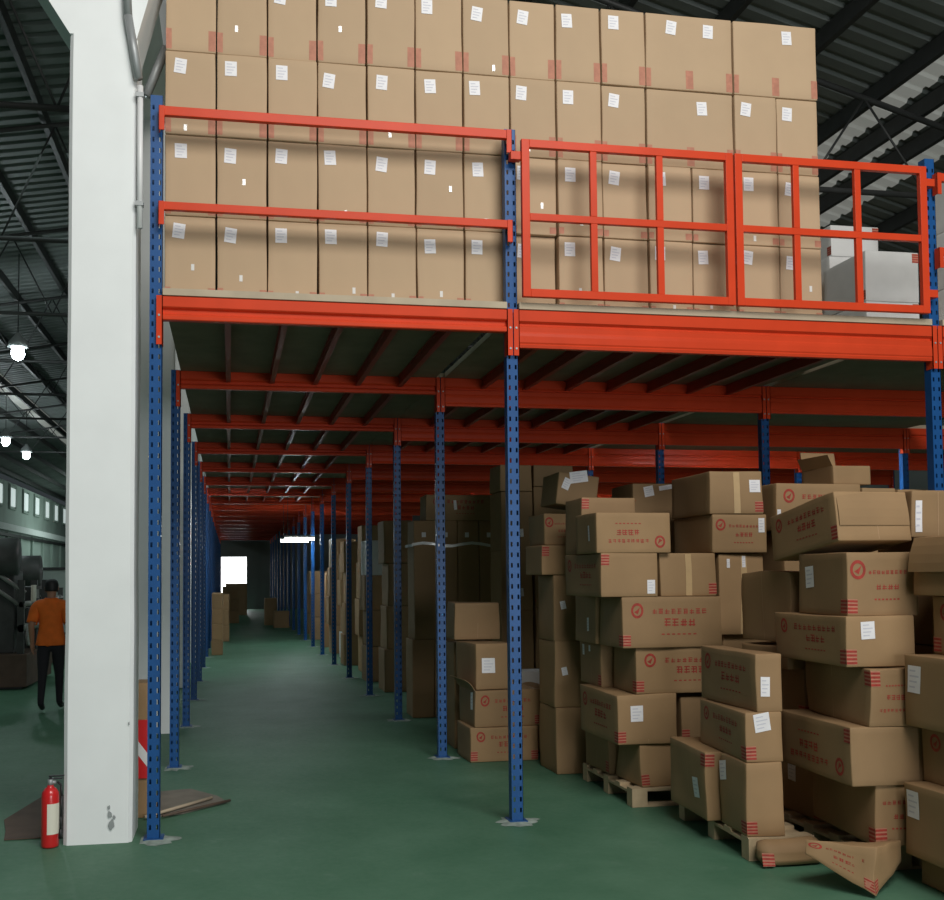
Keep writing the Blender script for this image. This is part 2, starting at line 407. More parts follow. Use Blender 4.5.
for k in range(14):
    y = k * PITCH_Y
    beam(XM, XR, y, BR, 'deep orange beam right of the aisle, ' + ('frontmost, below the mesh railing' if k == 0 else rowname[k] + ' frame back'))
for k in range(9):
    y = k * PITCH_Y
    beam(XR, XF, y, BR, 'deep orange beam of the bay beyond the right upright, ' + ('front' if k == 0 else rowname[k] + ' frame back'))

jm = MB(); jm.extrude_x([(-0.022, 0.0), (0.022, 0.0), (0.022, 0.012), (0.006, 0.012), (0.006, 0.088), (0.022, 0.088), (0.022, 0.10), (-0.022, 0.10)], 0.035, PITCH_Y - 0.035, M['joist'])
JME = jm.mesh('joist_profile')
for k in range(2, 10):
    beam(XF, XF + 3.45, k * PITCH_Y, BR, 'deep orange beam in the farthest bay from the aisle, ' + rowname[k] + ' frame back')
for k in range(3, 9):
    upright(XF + 3.45, k * PITCH_Y, UP_LOW, 'dark blue upright at the outer side of the farthest bay, ' + rowname[k] + ' frame back', foot=False)

def joist(x, k, label):
    o = bpy.data.objects.new('deck_joist', JME); COL.objects.link(o)
    o.location = (x, k * PITCH_Y, BEAM_Z1 - 0.102); o.rotation_euler = (0, 0, R(90))
    tag(o, label, 'joist', 'red joists under the deck')
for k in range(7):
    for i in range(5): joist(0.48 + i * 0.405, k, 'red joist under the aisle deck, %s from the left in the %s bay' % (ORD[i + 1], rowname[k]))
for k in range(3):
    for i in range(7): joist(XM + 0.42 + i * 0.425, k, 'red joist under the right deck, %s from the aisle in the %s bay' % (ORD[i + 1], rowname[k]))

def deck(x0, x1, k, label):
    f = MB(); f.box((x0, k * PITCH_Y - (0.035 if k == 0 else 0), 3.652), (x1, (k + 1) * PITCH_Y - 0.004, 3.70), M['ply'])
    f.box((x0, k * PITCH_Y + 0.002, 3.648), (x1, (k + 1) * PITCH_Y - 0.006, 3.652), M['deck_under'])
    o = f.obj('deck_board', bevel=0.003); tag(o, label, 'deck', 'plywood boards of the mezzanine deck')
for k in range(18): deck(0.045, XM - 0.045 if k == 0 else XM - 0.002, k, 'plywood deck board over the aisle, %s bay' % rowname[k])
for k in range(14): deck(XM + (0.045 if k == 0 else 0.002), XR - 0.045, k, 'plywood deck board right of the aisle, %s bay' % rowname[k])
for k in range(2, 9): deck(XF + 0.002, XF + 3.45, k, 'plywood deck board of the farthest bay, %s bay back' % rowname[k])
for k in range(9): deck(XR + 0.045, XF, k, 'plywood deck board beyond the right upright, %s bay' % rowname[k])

# guard rails: left bay (two bars) and the bay beyond the right upright
def guard_bar(x0, x1, z, label, zb=0.064):
    o = empty('guard_rail', ((x0 + x1) / 2, -0.045, z)); hl = (x1 - x0) / 2
    f = MB(); f.box((-hl + 0.03, -0.02, 0), (hl - 0.03, 0.02, zb), M['orange']); f.obj('rail_bar', o, bevel=0.004)
    for s in (-1, 1):
        g = MB(); a, c = sorted((s * (hl - 0.006), s * (hl - 0.045)))
        g.box((a, -0.026, -0.105), (c, -0.018, zb), M['orange'])
        g.box((a if s < 0 else c - 0.006, -0.026, -0.105), (a + 0.006 if s < 0 else c, 0.03, zb), M['orange'])
        g.obj('end_connector', o, bevel=0.002)
    tag(o, label, 'guard rail', 'orange guard rails on the deck edge')
guard_bar(0.01, XM, 4.882, 'orange top rail in front of the carton wall, left bay')
guard_bar(0.01, XM, 4.230, 'orange lower rail in front of the carton wall, left bay', 0.056)
guard_bar(XR, XF, 4.78, 'orange top rail beyond the right upright')
guard_bar(XR, XF, 4.20, 'orange lower rail beyond the right upright', 0.056)
def guard_panel(x0, x1, xv, label):
    o = empty('guard_railing', ((x0 + x1) / 2, -0.085, 3.725)); cx = (x0 + x1) / 2; H = 1.145; b = 0.058
    f = MB(); a, c = x0 - cx, x1 - cx
    f.box((a, -0.02, 0), (a + b, 0.02, H), M['orange']); f.box((c - b, -0.02, 0), (c, 0.02, H), M['orange'])
    f.box((a + b, -0.02, H - b), (c - b, 0.02, H), M['orange']); f.box((a + b, -0.02, 0), (c - b, 0.02, b), M['orange'])
    f.obj('frame', o, bevel=0.003)
    f = MB(); f.box((a + b, -0.018, 0.555), (c - b, 0.018, 0.607), M['orange']); f.obj('middle_bar', o, bevel=0.003)
    for x in xv:
        f = MB(); f.box((x - cx - 0.025, -0.017, b), (x - cx + 0.025, 0.017, 0.555), M['orange']); f.box((x - cx - 0.025, -0.017, 0.607), (x - cx + 0.025, 0.017, H - b), M['orange']); f.obj('upright_bar', o, bevel=0.003)
    tag(o, label, 'guard panel', 'orange framed guard panels'); return o, cx
p1, c1 = guard_panel(2.555, 4.185, (3.095, 3.605), 'orange framed guard panel beside the middle upright')
p2, c2 = guard_panel(4.20, 5.79, (4.695, 5.205), 'orange framed guard panel beside the right upright')
for root, cx, xs in ((p1, c1, (2.52,)), (p2, c2, (5.835, 5.835))):
    for j, x in enumerate(xs):
        f = MB(); zz = 1.0 if j == 0 else 0.13
        f.box((x - cx - 0.04, 0.0, zz), (x - cx + 0.04, 0.06, zz + 0.06), M['orange']); f.obj('hinge_bracket', root, bevel=0.003)

# ================================================================== CARTONS
rg = random.Random(11)
def rounded_box(L, D, H, r=0.007, seg=3):
    def coords(h):
        inner = [(-h + r) + (2 * h - 2 * r) * i / seg for i in range(seg + 1)]
        return [-h] + inner + [h]
    ax = [coords(L / 2), coords(D / 2), coords(H / 2)]; hs = (L / 2, D / 2, H / 2)
    vmap = {}; vs = []; fs = []
    def vid(p):
        key = tuple(round(c, 6) for c in p)
        if key not in vmap:
            inn = Vector([max(-(h - r), min(h - r, c)) for c, h in zip(p, hs)])
            d = Vector(p) - inn
            q = inn + (d.normalized() * r if d.length > 1e-9 else d)
            vmap[key] = len(vs); vs.append((q.x, q.y, q.z + H / 2))
        return vmap[key]
    for a in range(3):
        b_, c_ = (a + 1) % 3, (a + 2) % 3
        for s in (-1, 1):
            for i in range(len(ax[b_]) - 1):
                for j in range(len(ax[c_]) - 1):
                    quad = []
                    for di, dj in ((0, 0), (1, 0), (1, 1), (0, 1)):
                        p = [0, 0, 0]; p[a] = s * hs[a]; p[b_] = ax[b_][i + di]; p[c_] = ax[c_][j + dj]; quad.append(vid(p))
                    fs.append(tuple(quad if s > 0 else quad[::-1]))
    return vs, fs

class Carton:
    def __init__(self, L, D, H, body, warp=0.0, seed=0, r=0.007):
        self.hexa = None
        self.L, self.D, self.H, self.warp, self.seed = L, D, H, warp, seed
        self.body = MB(); self.body.keep = True
        vs, fs = rounded_box(L, D, H, r, seg=10 if warp else 2)
        self.body.add([self.w(v) for v in vs], fs, body)
        self.labels = []; self.tapes = []; self.flaps = []
    def w(self, p):
        if self.hexa:
            u, v, t = p[0] / self.L + .5, p[1] / self.D + .5, p[2] / self.H; h = self.hexa
            q = sum((h[k] * ((u if k & 1 else 1 - u) * (v if k & 2 else 1 - v) * (t if k & 4 else 1 - t)) for k in range(8)), Vector())
            return tuple(q + Vector(mnoise.noise_vector(q * 9)) * .012)
        if not self.warp: return p
        p = Vector(p); s = self.seed * 3.7
        fr = min(1.0, p.z / 0.05)
        d = mnoise.noise_vector(Vector((p.x * 2.4 + s, p.y * 2.4 - s, p.z * 2.4)))
        d = Vector(d) * self.warp
        return tuple(p + Vector((d.x, d.y, d.z * fr * 0.6)))
    def pt(self, face, u, v, off):
        L, D, H = self.L, self.D, self.H
        if face == 'F': p = (-L / 2 + u, -D / 2, v); n = (0, -1, 0)
        elif face == 'L': p = (-L / 2, D / 2 - u, v); n = (-1, 0, 0)
        elif face == 'R': p = (L / 2, -D / 2 + u, v); n = (1, 0, 0)
        else: p = (-L / 2 + u, -D / 2 + v, H); n = (0, 0, 1)
        q = self.w(p)
        return (q[0] + n[0] * off, q[1] + n[1] * off, q[2] + n[2] * off)
    def width(self, face): return self.D if face in 'LR' else self.L
    def quad(self, mb, face, pts, m, off=0.0012, flip=False):
        W = self.width(face); H = self.H
        if flip: pts = [(W - u, H - v) for u, v in pts]
        mb.add([self.pt(face, u, v, off) for u, v in pts], [tuple(range(len(pts)))], m)
    def rect(self, mb, face, u0, v0, u1, v1, m, off=0.0016, flip=False):
        self.quad(mb, face, [(u0, v0), (u1, v0), (u1, v1), (u0, v1)], m, off, flip)
    def glyph(self, face, u, v, s, rnd, flip):
        t = s * 0.15
        for k in range(rnd.randint(2, 3)):
            vv = v + s * (0.12 + 0.36 * k + 0.06 * rnd.random()); a = u + s * 0.12 * rnd.random()
            self.rect(self.body, face, a, vv, u + s * (0.8 + 0.15 * rnd.random()), vv + t, M['print'], flip=flip)
        for k in range(rnd.randint(1, 2)):
            uu = u + s * (0.15 + 0.4 * k + 0.2 * rnd.random())
            self.rect(self.body, face, uu, v + s * 0.05, uu + t, v + s * 0.95, M['print'], 0.0014, flip)
    def print_long(self, face, flip=False, mirror=False, seed=1):
        W, H = self.width(face), self.H; rnd = random.Random(seed)
        r = min(0.115 * H + 0.006, 0.06); cu, cv = W * 0.15, H * 0.73
        if mirror: cu = W * 0.87
        n = 20; ring = []
        out = [(cu + r * math.cos(2 * math.pi * i / n), cv + r * 1.15 * math.sin(2 * math.pi * i / n)) for i in range(n)]
        inn = [(cu + r * .66 * math.cos(2 * math.pi * i / n), cv + r * .76 * math.sin(2 * math.pi * i / n)) for i in range(n)]
        for i in range(n): self.quad(self.body, face, [out[i], out[(i + 1) % n], inn[(i + 1) % n], inn[i]], M['print'], 0.0016, flip)
        self.quad(self.body, face, [(cu - r * .5, cv - r * .2), (cu + r * .1, cv - r * .55), (cu + r * .45, cv + r * .5), (cu, cv + r * .1)], M['print'], flip=flip)
        u0, u1 = (W * 0.30, W * 0.86) if not mirror else (W * 0.10, W * 0.74)
        n1 = 9; s1 = min((u1 - u0) / n1 * 0.82, H * 0.14)
        for i in range(n1): self.glyph(face, u0 + (u1 - u0) * i / n1, H * 0.66, s1, rnd, flip)
        uc = (u0 + u1) / 2; s2 = min(W * 0.075, H * 0.16)
        for i in range(4): self.glyph(face, uc + (i - 2) * s2 * 1.08, H * 0.42, s2, rnd, flip)
        for i in range(7):
            self.rect(self.body, face, uc + (i - 3.5) * s2 * 0.7, H * 0.26, uc + (i - 3.5) * s2 * 0.7 + s2 * 0.4, H * 0.285, M['print'], flip=flip)
    def corner_mark(self, face, side, w=0.065, h=0.085, v0=0.015, top=False):
        """red striped handling mark beside a vertical edge"""
        W = self.width(face); u0, u1 = (W - w, W - 0.001) if side == 'r' else (0.001, w)
        if top: v0 = self.H - h - 0.01
        st = h / 4
        self.rect(self.body, face, u0, v0, u1, v0 + h, M['mark'], 0.0012)
        for i in range(4): self.rect(self.body, face, u0, v0 + i * st + st * .15, u1, v0 + i * st + st * .7, M['print'], 0.0020)
    def paper(self, face, fu, fv, w=0.085, h=0.11, rot=0.0):
        mb = MB(); mb.keep = True
        cu, cv = self.width(face) * fu, self.H * fv; c, s = math.cos(rot), math.sin(rot)
        P = lambda a, b2: (cu + a * c - b2 * s, cv + a * s + b2 * c)
        for a in range(3):
            for b2 in range(3):
                ua, ub, va, vb = -w / 2 + w * a / 3, -w / 2 + w * (a + 1) / 3, -h / 2 + h * b2 / 3, -h / 2 + h * (b2 + 1) / 3
                self.quad(mb, face, [P(ua, va), P(ub, va), P(ub, vb), P(ua, vb)], M['paper'], 0.003)
        for i in range(4):
            vv = -h * 0.32 + i * h * 0.2
            self.quad(mb, face, [P(-w * .36, vv), P(w * (.1 + .26 * ((i * 7) % 3) / 2), vv), P(w * (.1 + .26 * ((i * 7) % 3) / 2), vv + h * .06), P(-w * .36, vv + h * .06)], M['ink'], 0.0038)
        self.labels.append(mb)
    def tape(self, face, f0, w=0.05, v0=0.0, v1=1.0):
        mb = MB(); mb.keep = True
        W = self.width(face); 
        for i in range(10):
            a, b2 = v0 + (v1 - v0) * i / 10, v0 + (v1 - v0) * (i + 1) / 10
            self.rect(mb, face, W * f0 - w / 2, self.H * a + (0.006 if i == 0 else 0), W * f0 + w / 2, self.H * b2 - (0.006 if i == 9 else 0), M['tape'], 0.0022)
        self.tapes.append(mb)
    def seam(self, face, f0):
        W = self.width(face); self.rect(self.body, face, W * f0 - 0.002, 0.01, W * f0 + 0.002, self.H - 0.01, M['card_inside'], 0.0007)
    def flap(self, face, ang, length=0.2, curl=0.0):
        """open lid flap hinged on the top edge over a face; ang 0 = upright, 90 = folded outwards and level"""
        W = self.width(face); mb = MB(); n = 4; pr = []
        for i in range(n + 1):
            a = R(ang) + curl * i / n; pr.append((math.sin(a) * length * i / n, math.cos(a) * length * i / n))
        vs = []
        for dx, dz in pr:
            for uu in (0.012, W - 0.012):
                for t in (0, 0.006):
                    if face == 'F': vs.append((-self.L / 2 + uu, -self.D / 2 + t - dx, self.H - 0.006 + dz))
                    elif face == 'L': vs.append((-self.L / 2 + t - dx, self.D / 2 - uu, self.H - 0.006 + dz))
                    elif face == 'R': vs.append((self.L / 2 - t + dx, -self.D / 2 + uu, self.H - 0.006 + dz))
                    else: vs.append((-self.L / 2 + uu, self.D / 2 - t + dx, self.H - 0.006 + dz))
        fs = []
        for i in range(n):
            a = 4 * i; c = 4 * (i + 1)
            fs += [(a, a + 2, c + 2, c), (a + 1, c + 1, c + 3, a + 3), (a, c, c + 1, a + 1), (a + 2, a + 3, c + 3, c + 2)]
        fs += [(0, 1, 3, 2), (4 * n, 4 * n + 2, 4 * n + 3, 4 * n + 1)]
        mb.add(vs, fs, M['cardboard']); self.flaps.append(mb)
    def build(self, loc, rot, label, group, name='cardboard_carton'):
        o = self.body.obj(name, smooth=True); o.location = loc; o.rotation_euler = rot
        for l in self.labels: l.obj('paper_label', o)
        for t in self.tapes: t.obj('packing_tape', o)
        for fl_ in self.flaps: fl_.obj('lid_flap', o)
        tag(o, label, 'carton', group); return o

# ---- the carton wall on the deck: four rows, fourteen columns
W0, BX = 0.358, 0.04
ZR = [3.702, 4.27, 4.85, 5.45, 6.04]
WALL = 'plain cartons stacked on the deck edge'
rowlab = ['bottom', 'third', 'second', 'top']
off_lab = random.Random(5)
for ri in range(4):
    cells = []
    for ci in range(14):
        if ri == 3 and ci in (10, 12): cells.append((ci, 2)); continue
        if ri == 3 and ci in (11, 13): continue
        if ri == 2 and ci == 10: cells.append((ci, 2)); continue
        if ri == 2 and ci == 11: continue
        cells.append((ci, 1))
    n = len(cells)
    for idx, (ci, span) in enumerate(cells):
        L = W0 * span - 0.012; H = ZR[ri + 1] - ZR[ri] - 0.004
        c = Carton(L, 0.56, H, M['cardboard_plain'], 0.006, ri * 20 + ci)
        fu = (0.26 if span == 1 else (0.28 if ri == 3 and ci == 10 else 0.66)) + off_lab.uniform(-0.03, 0.05); fv = 0.80 + off_lab.uniform(-0.03, 0.03)
        c.paper('F', fu, fv, 0.082, 0.105, off_lab.choice((0, 0, 0.05, -0.06, 0.3 if ri == 2 and ci == 4 else -0.12)))
        if span == 2 and ri == 3 and ci == 10: c.paper('F', 0.72, 0.81, 0.082, 0.105, -0.05)
        hm = 0.10 if ri > 1 else (0.12 if ri == 1 else 0.05)
        if ri == 1: hm = 0.05
        if ri == 3: hm = 0.145
        if ri == 2: hm = 0.15
        for s in 'lr':
            Wf = L; u0, u1 = (Wf - 0.052, Wf - 0.001) if s == 'r' else (0.001, 0.040)
            c.rect(c.body, 'F', u0, 0.012, u1, 0.012 + hm, M['mark'], 0.0008)
        if span == 2: c.rect(c.body, 'F', L / 2 - 0.03, 0.012, L / 2 + 0.03, 0.012 + hm, M['mark'], 0.0008)
        # glossy scrap of tape low on some cartons
        if off_lab.random() < 0.45:
            mb = MB(); mb.keep = True; uu = L * off_lab.uniform(0.35, 0.7); vv = 0.02 + 0.06 * off_lab.random() if off_lab.random() < .6 else 0.5 * off_lab.random() * H
            c.rect(mb, 'F', uu, vv, uu + 0.022, vv + 0.045, M['plastic'], 0.0016); c.tapes.append(mb)
        yo = 0.15 + 0.28 + off_lab.uniform(-0.008, 0.008) + (0.05 if ri == 0 and ci in (7,) else 0)
        rk = rowlab[ri] if ri else 'bottom'
        pos = 'leftmost' if idx == 0 else ('rightmost' if idx == n - 1 else ORD[idx + 1] + ' from the left')
        rowp = {0: 'bottom row on the deck', 1: 'third row down on the deck', 2: 'second row down on the deck', 3: 'top row on the deck'}[ri]
        lab = ('wide plain carton, ' if span == 2 else 'plain labelled carton, ') + pos + ', ' + rowp
        c.build((BX + W0 * ci + W0 * span / 2, yo, ZR[ri]), (0, 0, off_lab.uniform(-0.004, 0.004)), lab, WALL)

# ---- loose cartons: near lower corner X, Y, Z, then length, depth, height, turn
HEAP = 'printed cartons in the loose heap on the right'
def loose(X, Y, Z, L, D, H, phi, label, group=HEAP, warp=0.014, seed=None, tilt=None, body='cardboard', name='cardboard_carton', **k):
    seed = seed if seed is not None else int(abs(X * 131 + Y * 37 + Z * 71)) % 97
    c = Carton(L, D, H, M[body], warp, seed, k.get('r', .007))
    for fc in k.get('pr', ()):      # printed faces, e.g. 'L', 'F', 'Ff' flipped, 'Fm' mirrored
        c.print_long(fc[0], 'f' in fc[1:], 'm' in fc[1:], seed)
    for fc in k.get('mk', ()): c.corner_mark(fc[0], fc[1], top=len(fc) > 2)
    for a in k.get('lb', ()): c.paper(*a)
    for fc, f0 in k.get('tp', ()): c.tape(fc, f0)
    for fc, f0 in k.get('sm', ()): c.seam(fc, f0)
    for a in k.get('fl', ()): c.flap(*a)
    cx = X + math.cos(phi) * L / 2 - math.sin(phi) * D / 2; cy = Y + math.sin(phi) * L / 2 + math.cos(phi) * D / 2
    rot = (0, 0, phi)
    if tilt: rot = (tilt[0], tilt[1], phi)
    return c.build((cx, cy, Z), rot, label, group, name)

def hexa_carton(c8, label):
    c = Carton(.46, .40, .30, M['cardboard'], 0)
    c.hexa = [Vector(p) for p in c8]; c.body = MB(); c.body.keep = True
    vs, fs = rounded_box(.46, .40, .30, seg=6)
    c.body.add([c.w(v) for v in vs], fs, M['cardboard'])
    c.print_long('L', seed=3); c.corner_mark('L', 'r'); c.corner_mark('F', 'l')
    c.build((0, 0, 0), (0, 0, 0), label, HEAP)

# stack nearest the aisle (on the first pallet)
loose(3.54, .30, .142, .60, .46, .318, 0, 'bottom carton at the corner of the nearest pallet, sagging front', mk=('Fl',), lb=(), sm=(('L', .5),), warp=.03)
loose(3.48, .80, .142, .60, .50, .318, 0, 'bottom carton on the nearest pallet, behind the corner one', sm=(('L', .5),), mk=('Lr',))
loose(3.36, .28, .462, .48, .80, .373, 0, 'carton with white label on its end, second layer of the nearest stack', pr=('L',), lb=(('F', .32, .62, .10, .12, 0),), mk=('Fl', 'Lr'), sm=(('F', .52),))
loose(3.90, .34, .462, .365, .50, .338, 0, 'carton with red corner mark tucked right of the second layer', mk=('Fl',))
loose(3.52, .28, .837, .75, .46, .346, 0, 'red printed carton in the third layer of the nearest stack', pr=('F',), mk=('Fl', 'Lr'), sm=(('L', .5),))
loose(3.43, .78, .837, .60, .50, .346, 0, 'carton behind the third layer, two white scraps on its side', lb=(('L', .2, .8, .05, .09, 0), ('L', .5, .85, .04, .05, 0)), mk=('Lr',), sm=(('L', .55),))
loose(3.40, .25, 1.185, .805, .46, .384, 0, 'wide red printed carton in the fourth layer, clearest lettering', pr=('F',), mk=('Fl', 'Lr'), sm=(('L', .5),))
loose(3.38, .74, 1.185, .60, .50, .384, 0, 'carton behind the fourth layer with torn label on its side', lb=(('L', .62, .38, .05, .11, .1),), sm=(('L', .55),))
loose(3.24, .25, 1.571, .445, .80, .329, 0, 'carton with end facing out in the fifth layer, label at lower right', pr=('L',), lb=(('F', .88, .22, .06, .10, 0),), mk=('Flt',), warp=.012)
loose(3.73, .30, 1.571, .458, .60, .329, 0, 'taped carton right of the fifth layer, seam down its middle', tp=(('F', .5),), sm=(('F', .5),), mk=('Fr',))
loose(4.28, .38, .142, .42, .50, .54, 0, 'tall dull carton low in the gap behind the second pallet')
loose(4.28, .38, .684, .42, .50, .582, 0, 'tall dull carton standing in the gap, middle of three')
loose(4.22, .33, 1.268, .376, .50, .630, 0, 'tall plain carton with shiny tape right of the fifth layer', lb=(('F', .2, .88, .025, .07, 0), ('F', .55, .9, .03, .09, 0)), tp=(('F', .55),))
loose(3.21, .25, 1.902, .582, .46, .306, 0, 'carton with upside down red print on top of the nearest stack', pr=('Ff',), lb=(('L', .66, .5, .03, .12, .1),), warp=.010)
loose(3.31, .85, 1.904, .463, .40, .460, 0, 'carton with red emblem peeping over the nearest stack', mk=('Flt',))
loose(4.17, .30, 1.902, .44, .75, .298, -.038, 'carton with faint red print, lower of two beside the tall blue upright', pr=('F',), lb=(('F', .90, .72, .05, .11, 0),), warp=.010)
loose(4.15, .30, 2.202, .424, .75, .333, -.046, 'carton with square white label, upper of two beside the tall blue upright', lb=(('F', .86, .66, .085, .095, 0),), mk=('Fr',), tp=(('F', .52),), warp=.012)
loose(4.05, 1.50, 0.0, .50, .50, .62, 0, 'dim carton on the floor deep behind the heap', seed=5)
loose(4.05, 1.50, .622, .50, .50, .62, 0, 'dim carton second up, deep behind the heap', seed=6)
loose(4.05, 1.50, 1.244, .50, .50, .62, 0, 'dim carton third up, deep behind the heap', seed=7)
loose(4.02, 1.48, 1.866, .42, .50, .68, 0, 'dim carton behind the heap with white paper scraps on it', lb=(('F', .35, .90, .09, .09, .2), ('F', .75, .95, .14, .04, .15)), seed=8)

# second pallet
loose(3.54, -.77, .142, .36, .62, .444, -.06, 'bottom carton on the second pallet with creased label low on its side', lb=(('L', .72, .42, .10, .13, .1),), mk=('Lrt', 'Flt'), sm=(('L', .5),), warp=.02)
loose(3.60, -1.17, .142, .235, .38, .444, -.08, 'bottom corner carton of the second pallet, label high on its side', lb=(('L', .14, .78, .09, .12, .2),), mk=('Lr', 'Fl'), sm=(('L', .55),), warp=.025)
loose(3.61, -1.16, .588, .235, .75, .300, -.09, 'carton with torn white label on its end above the second pallet', pr=('L',), lb=(('F', .45, .80, .10, .11, .15),), mk=('Lr', 'Fl'))
loose(3.69, -1.16, .890, .17, .78, .356, -.03, 'red printed carton topping the second pallet stack, side to the aisle', pr=('L',), lb=(('F', .35, .45, .06, .12, -.05),))

# big leaning heap right of the second pallet
loose(4.245, -.92, .142, .34, .55, .36, 0, 'carton with red corner tape low in the big heap', lb=(('L', .42, .74, .10, .12, 0),), mk=('Lr',), sm=(('L', .45),), seed=9)
loose(4.24, -.92, .504, .34, .55, .28, 0, 'plain carton hidden in the middle of the big heap', seed=10)
loose(4.18, -.88, .786, .36, .58, .325, 0, 'crumpled carton with red striped edge inside the big heap', mk=('Lr', 'Fl'), lb=(('L', .08, .5, .06, .13, 0),), warp=.03)
loose(4.10, -.86, 1.114, .42, .60, .14, 0, 'flat crushed carton under the concave one', warp=.03)
loose(4.11, -.83, 1.28, .34, .62, .47, -.05, 'concave sided carton with red striped lower corner', mk=('Fl', 'Lr'), sm=(('L', .45),), warp=.04)
loose(4.11, -1.69, .190, .40, .75, .345, -.10, 'carton with red emblem on its end at the foot of the big heap', lb=(), pr=('Fm',), mk=('Fl', 'Lr'), sm=(('L', .55),), warp=.02)
loose(3.96, -1.70, .536, .46, .80, .330, -.044, 'upside down printed carton in the second layer of the big heap', pr=('Lf',), mk=('Lrt',), warp=.014)
loose(4.07, -1.70, .867, .40, .75, .334, -.112, 'carton with caved in side, third layer of the big heap', pr=('Ff',), mk=('Lrt', 'Flt'), sm=(('L', .5),), warp=.035)
loose(3.98, -1.65, 1.202, .42, .79, .288, -.03, 'red printed carton with white label on its end, fourth layer of the big heap', pr=('L',), lb=(('F', .32, .72, .085, .10, .05),), mk=('Lr', 'Fl'))
loose(4.03, -1.60, 1.491, .44, .55, .372, -.045, 'carton with bold red emblem on its front, fifth layer of the big heap', pr=('F',), lb=(('L', .25, .62, .10, .13, .1),), mk=('Fl', 'Lr'))
loose(4.05, -1.50, 1.877, .48, .75, .300, -.011, 'tilted carton with blunt flaps resting on top of the big heap', pr=('L',), mk=('Lr',), sm=(('F', .55),), tilt=(R(-8.5), 0), fl=(('F', 168, .20, .15),))
hexa_carton([(3.90, -1.97, .008), (4.215, -1.745, .12), (3.64, -1.74, .19), (4.0, -1.56, .145), (3.92, -1.95, .262), (4.22, -1.745, .24), (3.655, -1.72, .272), (4.02, -1.58, .186)],
            'collapsed carton slumping off the pallet under the big heap')
loose(3.60, -1.345, .004, .40, .125, .16, -.04, 'crushed empty carton scrap on the floor by the second pallet', mk=('Fl',), warp=.05, seed=44, r=.055)

# column at the right edge
loose(4.33, -2.50, .002, .50, .74, .168, 0, 'flat carton on the floor at the foot of the right hand column', sm=(('L', .4),))
loose(4.23, -2.50, .172, .50, .735, .396, 0, 'carton with white label on its side, second up in the right hand column', lb=(('L', .10, .72, .10, .15, -.03),), sm=(('L', .45),))
loose(4.36, -2.50, .570, .50, .75, .310, 0, 'carton with red emblem, third up in the right hand column', pr=('L',))
loose(4.27, -2.48, .882, .50, .73, .396, 0, 'carton with white label on its side, fourth up in the right hand column', lb=(('L', .11, .66, .10, .15, -.03),))
loose(4.46, -2.46, 1.280, .50, .70, .330, 0, 'carton with red striped corner, fifth up in the right hand column', pr=('L',), mk=('Ll',))
loose(4.40, -2.40, 1.612, .50, .72, .335, 0, 'open carton with flap hanging out, near the top of the right hand column', fl=(('L', 155, .20, .2),), warp=.02)
loose(4.57, -1.45, 1.955, .60, .45, .285, 0, 'carton with pale blue strip topping the right hand column', lb=(('F', .08, .45, .045, .19, 0),), sm=(('F', .3),))

# cartons behind the big heap
for j in range(3):
    loose(4.68, -1.46, .002 + j * .651, .62, .50, .649, 0, 'plain tall carton right of the big heap, behind the right hand column, %s up' % ORD[j + 1], seed=110 + j)
for j in range(3):
    loose(4.72, .22, .002 + j * .69, .60, .50, .688, 0, 'plain tall carton hidden behind the big heap, %s up' % ORD[j + 1], seed=20 + j)
    loose(5.36, .22, .002 + j * .69, .52, .50, .688, 0, 'plain tall carton behind the right hand column, %s up' % ORD[j + 1], seed=30 + j)
loose(4.65, .20, 2.074, .715, .50, .362, 0, 'long carton with small red emblem behind the tilted carton', pr=('F',), lb=(('F', .03, .3, .03, .10, 0),), warp=.008)
loose(5.375, .20, 2.074, .300, .50, .332, 0, 'small carton with tiny white label high behind the heap', lb=(('F', .32, .80, .06, .05, 0),))
loose(5.69, .20, 2.074, .46, .50, .320, 0, 'plain carton against the right upright high behind the heap')
loose(5.93, .24, .0, .45, .45, 2.07, 0, 'tall narrow carton behind the right upright', seed=40)
k1 = loose(5.19, .28, 2.44, .34, .42, .150, .05, 'open topped carton with dark inside lying on the long carton', warp=.01, fl=(('L', 25, .10), ('B', 10, .16)))

# small stack by the aisle
LOW = 'cartons in the small low stack by the aisle'
loose(2.70, 2.23, .002, .65, .50, .320, .018, 'red printed carton at the bottom of the small low stack', LOW, pr=('F',), mk=('Fl', 'Fr'))
loose(2.75, 2.23, .322, .645, .50, .340, .075, 'red printed carton with open flaps, second in the small low stack', LOW, pr=('F',), mk=('Fr',), fl=(('L', 20, .15, .4), ('R', 60, .12, .4)), lb=(('L', .8, .7, .07, .16, .1),))
loose(2.77, 2.26, .668, .36, .56, .430, .12, 'carton with square white label, third in the small low stack', LOW, lb=(('F', .33, .52, .13, .14, 0),), warp=.02)
loose(2.68, 2.73, 1.105, .446, .40, .36, 0, 'bowed carton topping the small low stack', LOW, warp=.03, sm=(('F', .5),))
loose(2.72, 2.98, .002, .42, .40, 1.06, 0, 'tall dark carton behind the small low stack', LOW, seed=50)
loose(3.42, 3.00, .002, .30, .30, .75, 0, 'pale grey carton standing behind the small low stack', LOW, body='white_card', warp=.008)
loose(3.48, 2.20, .002, .30, .50, .42, 0, 'reddish brown carton on the floor beside the nearest pallet', LOW, tp=(('F', .5),))

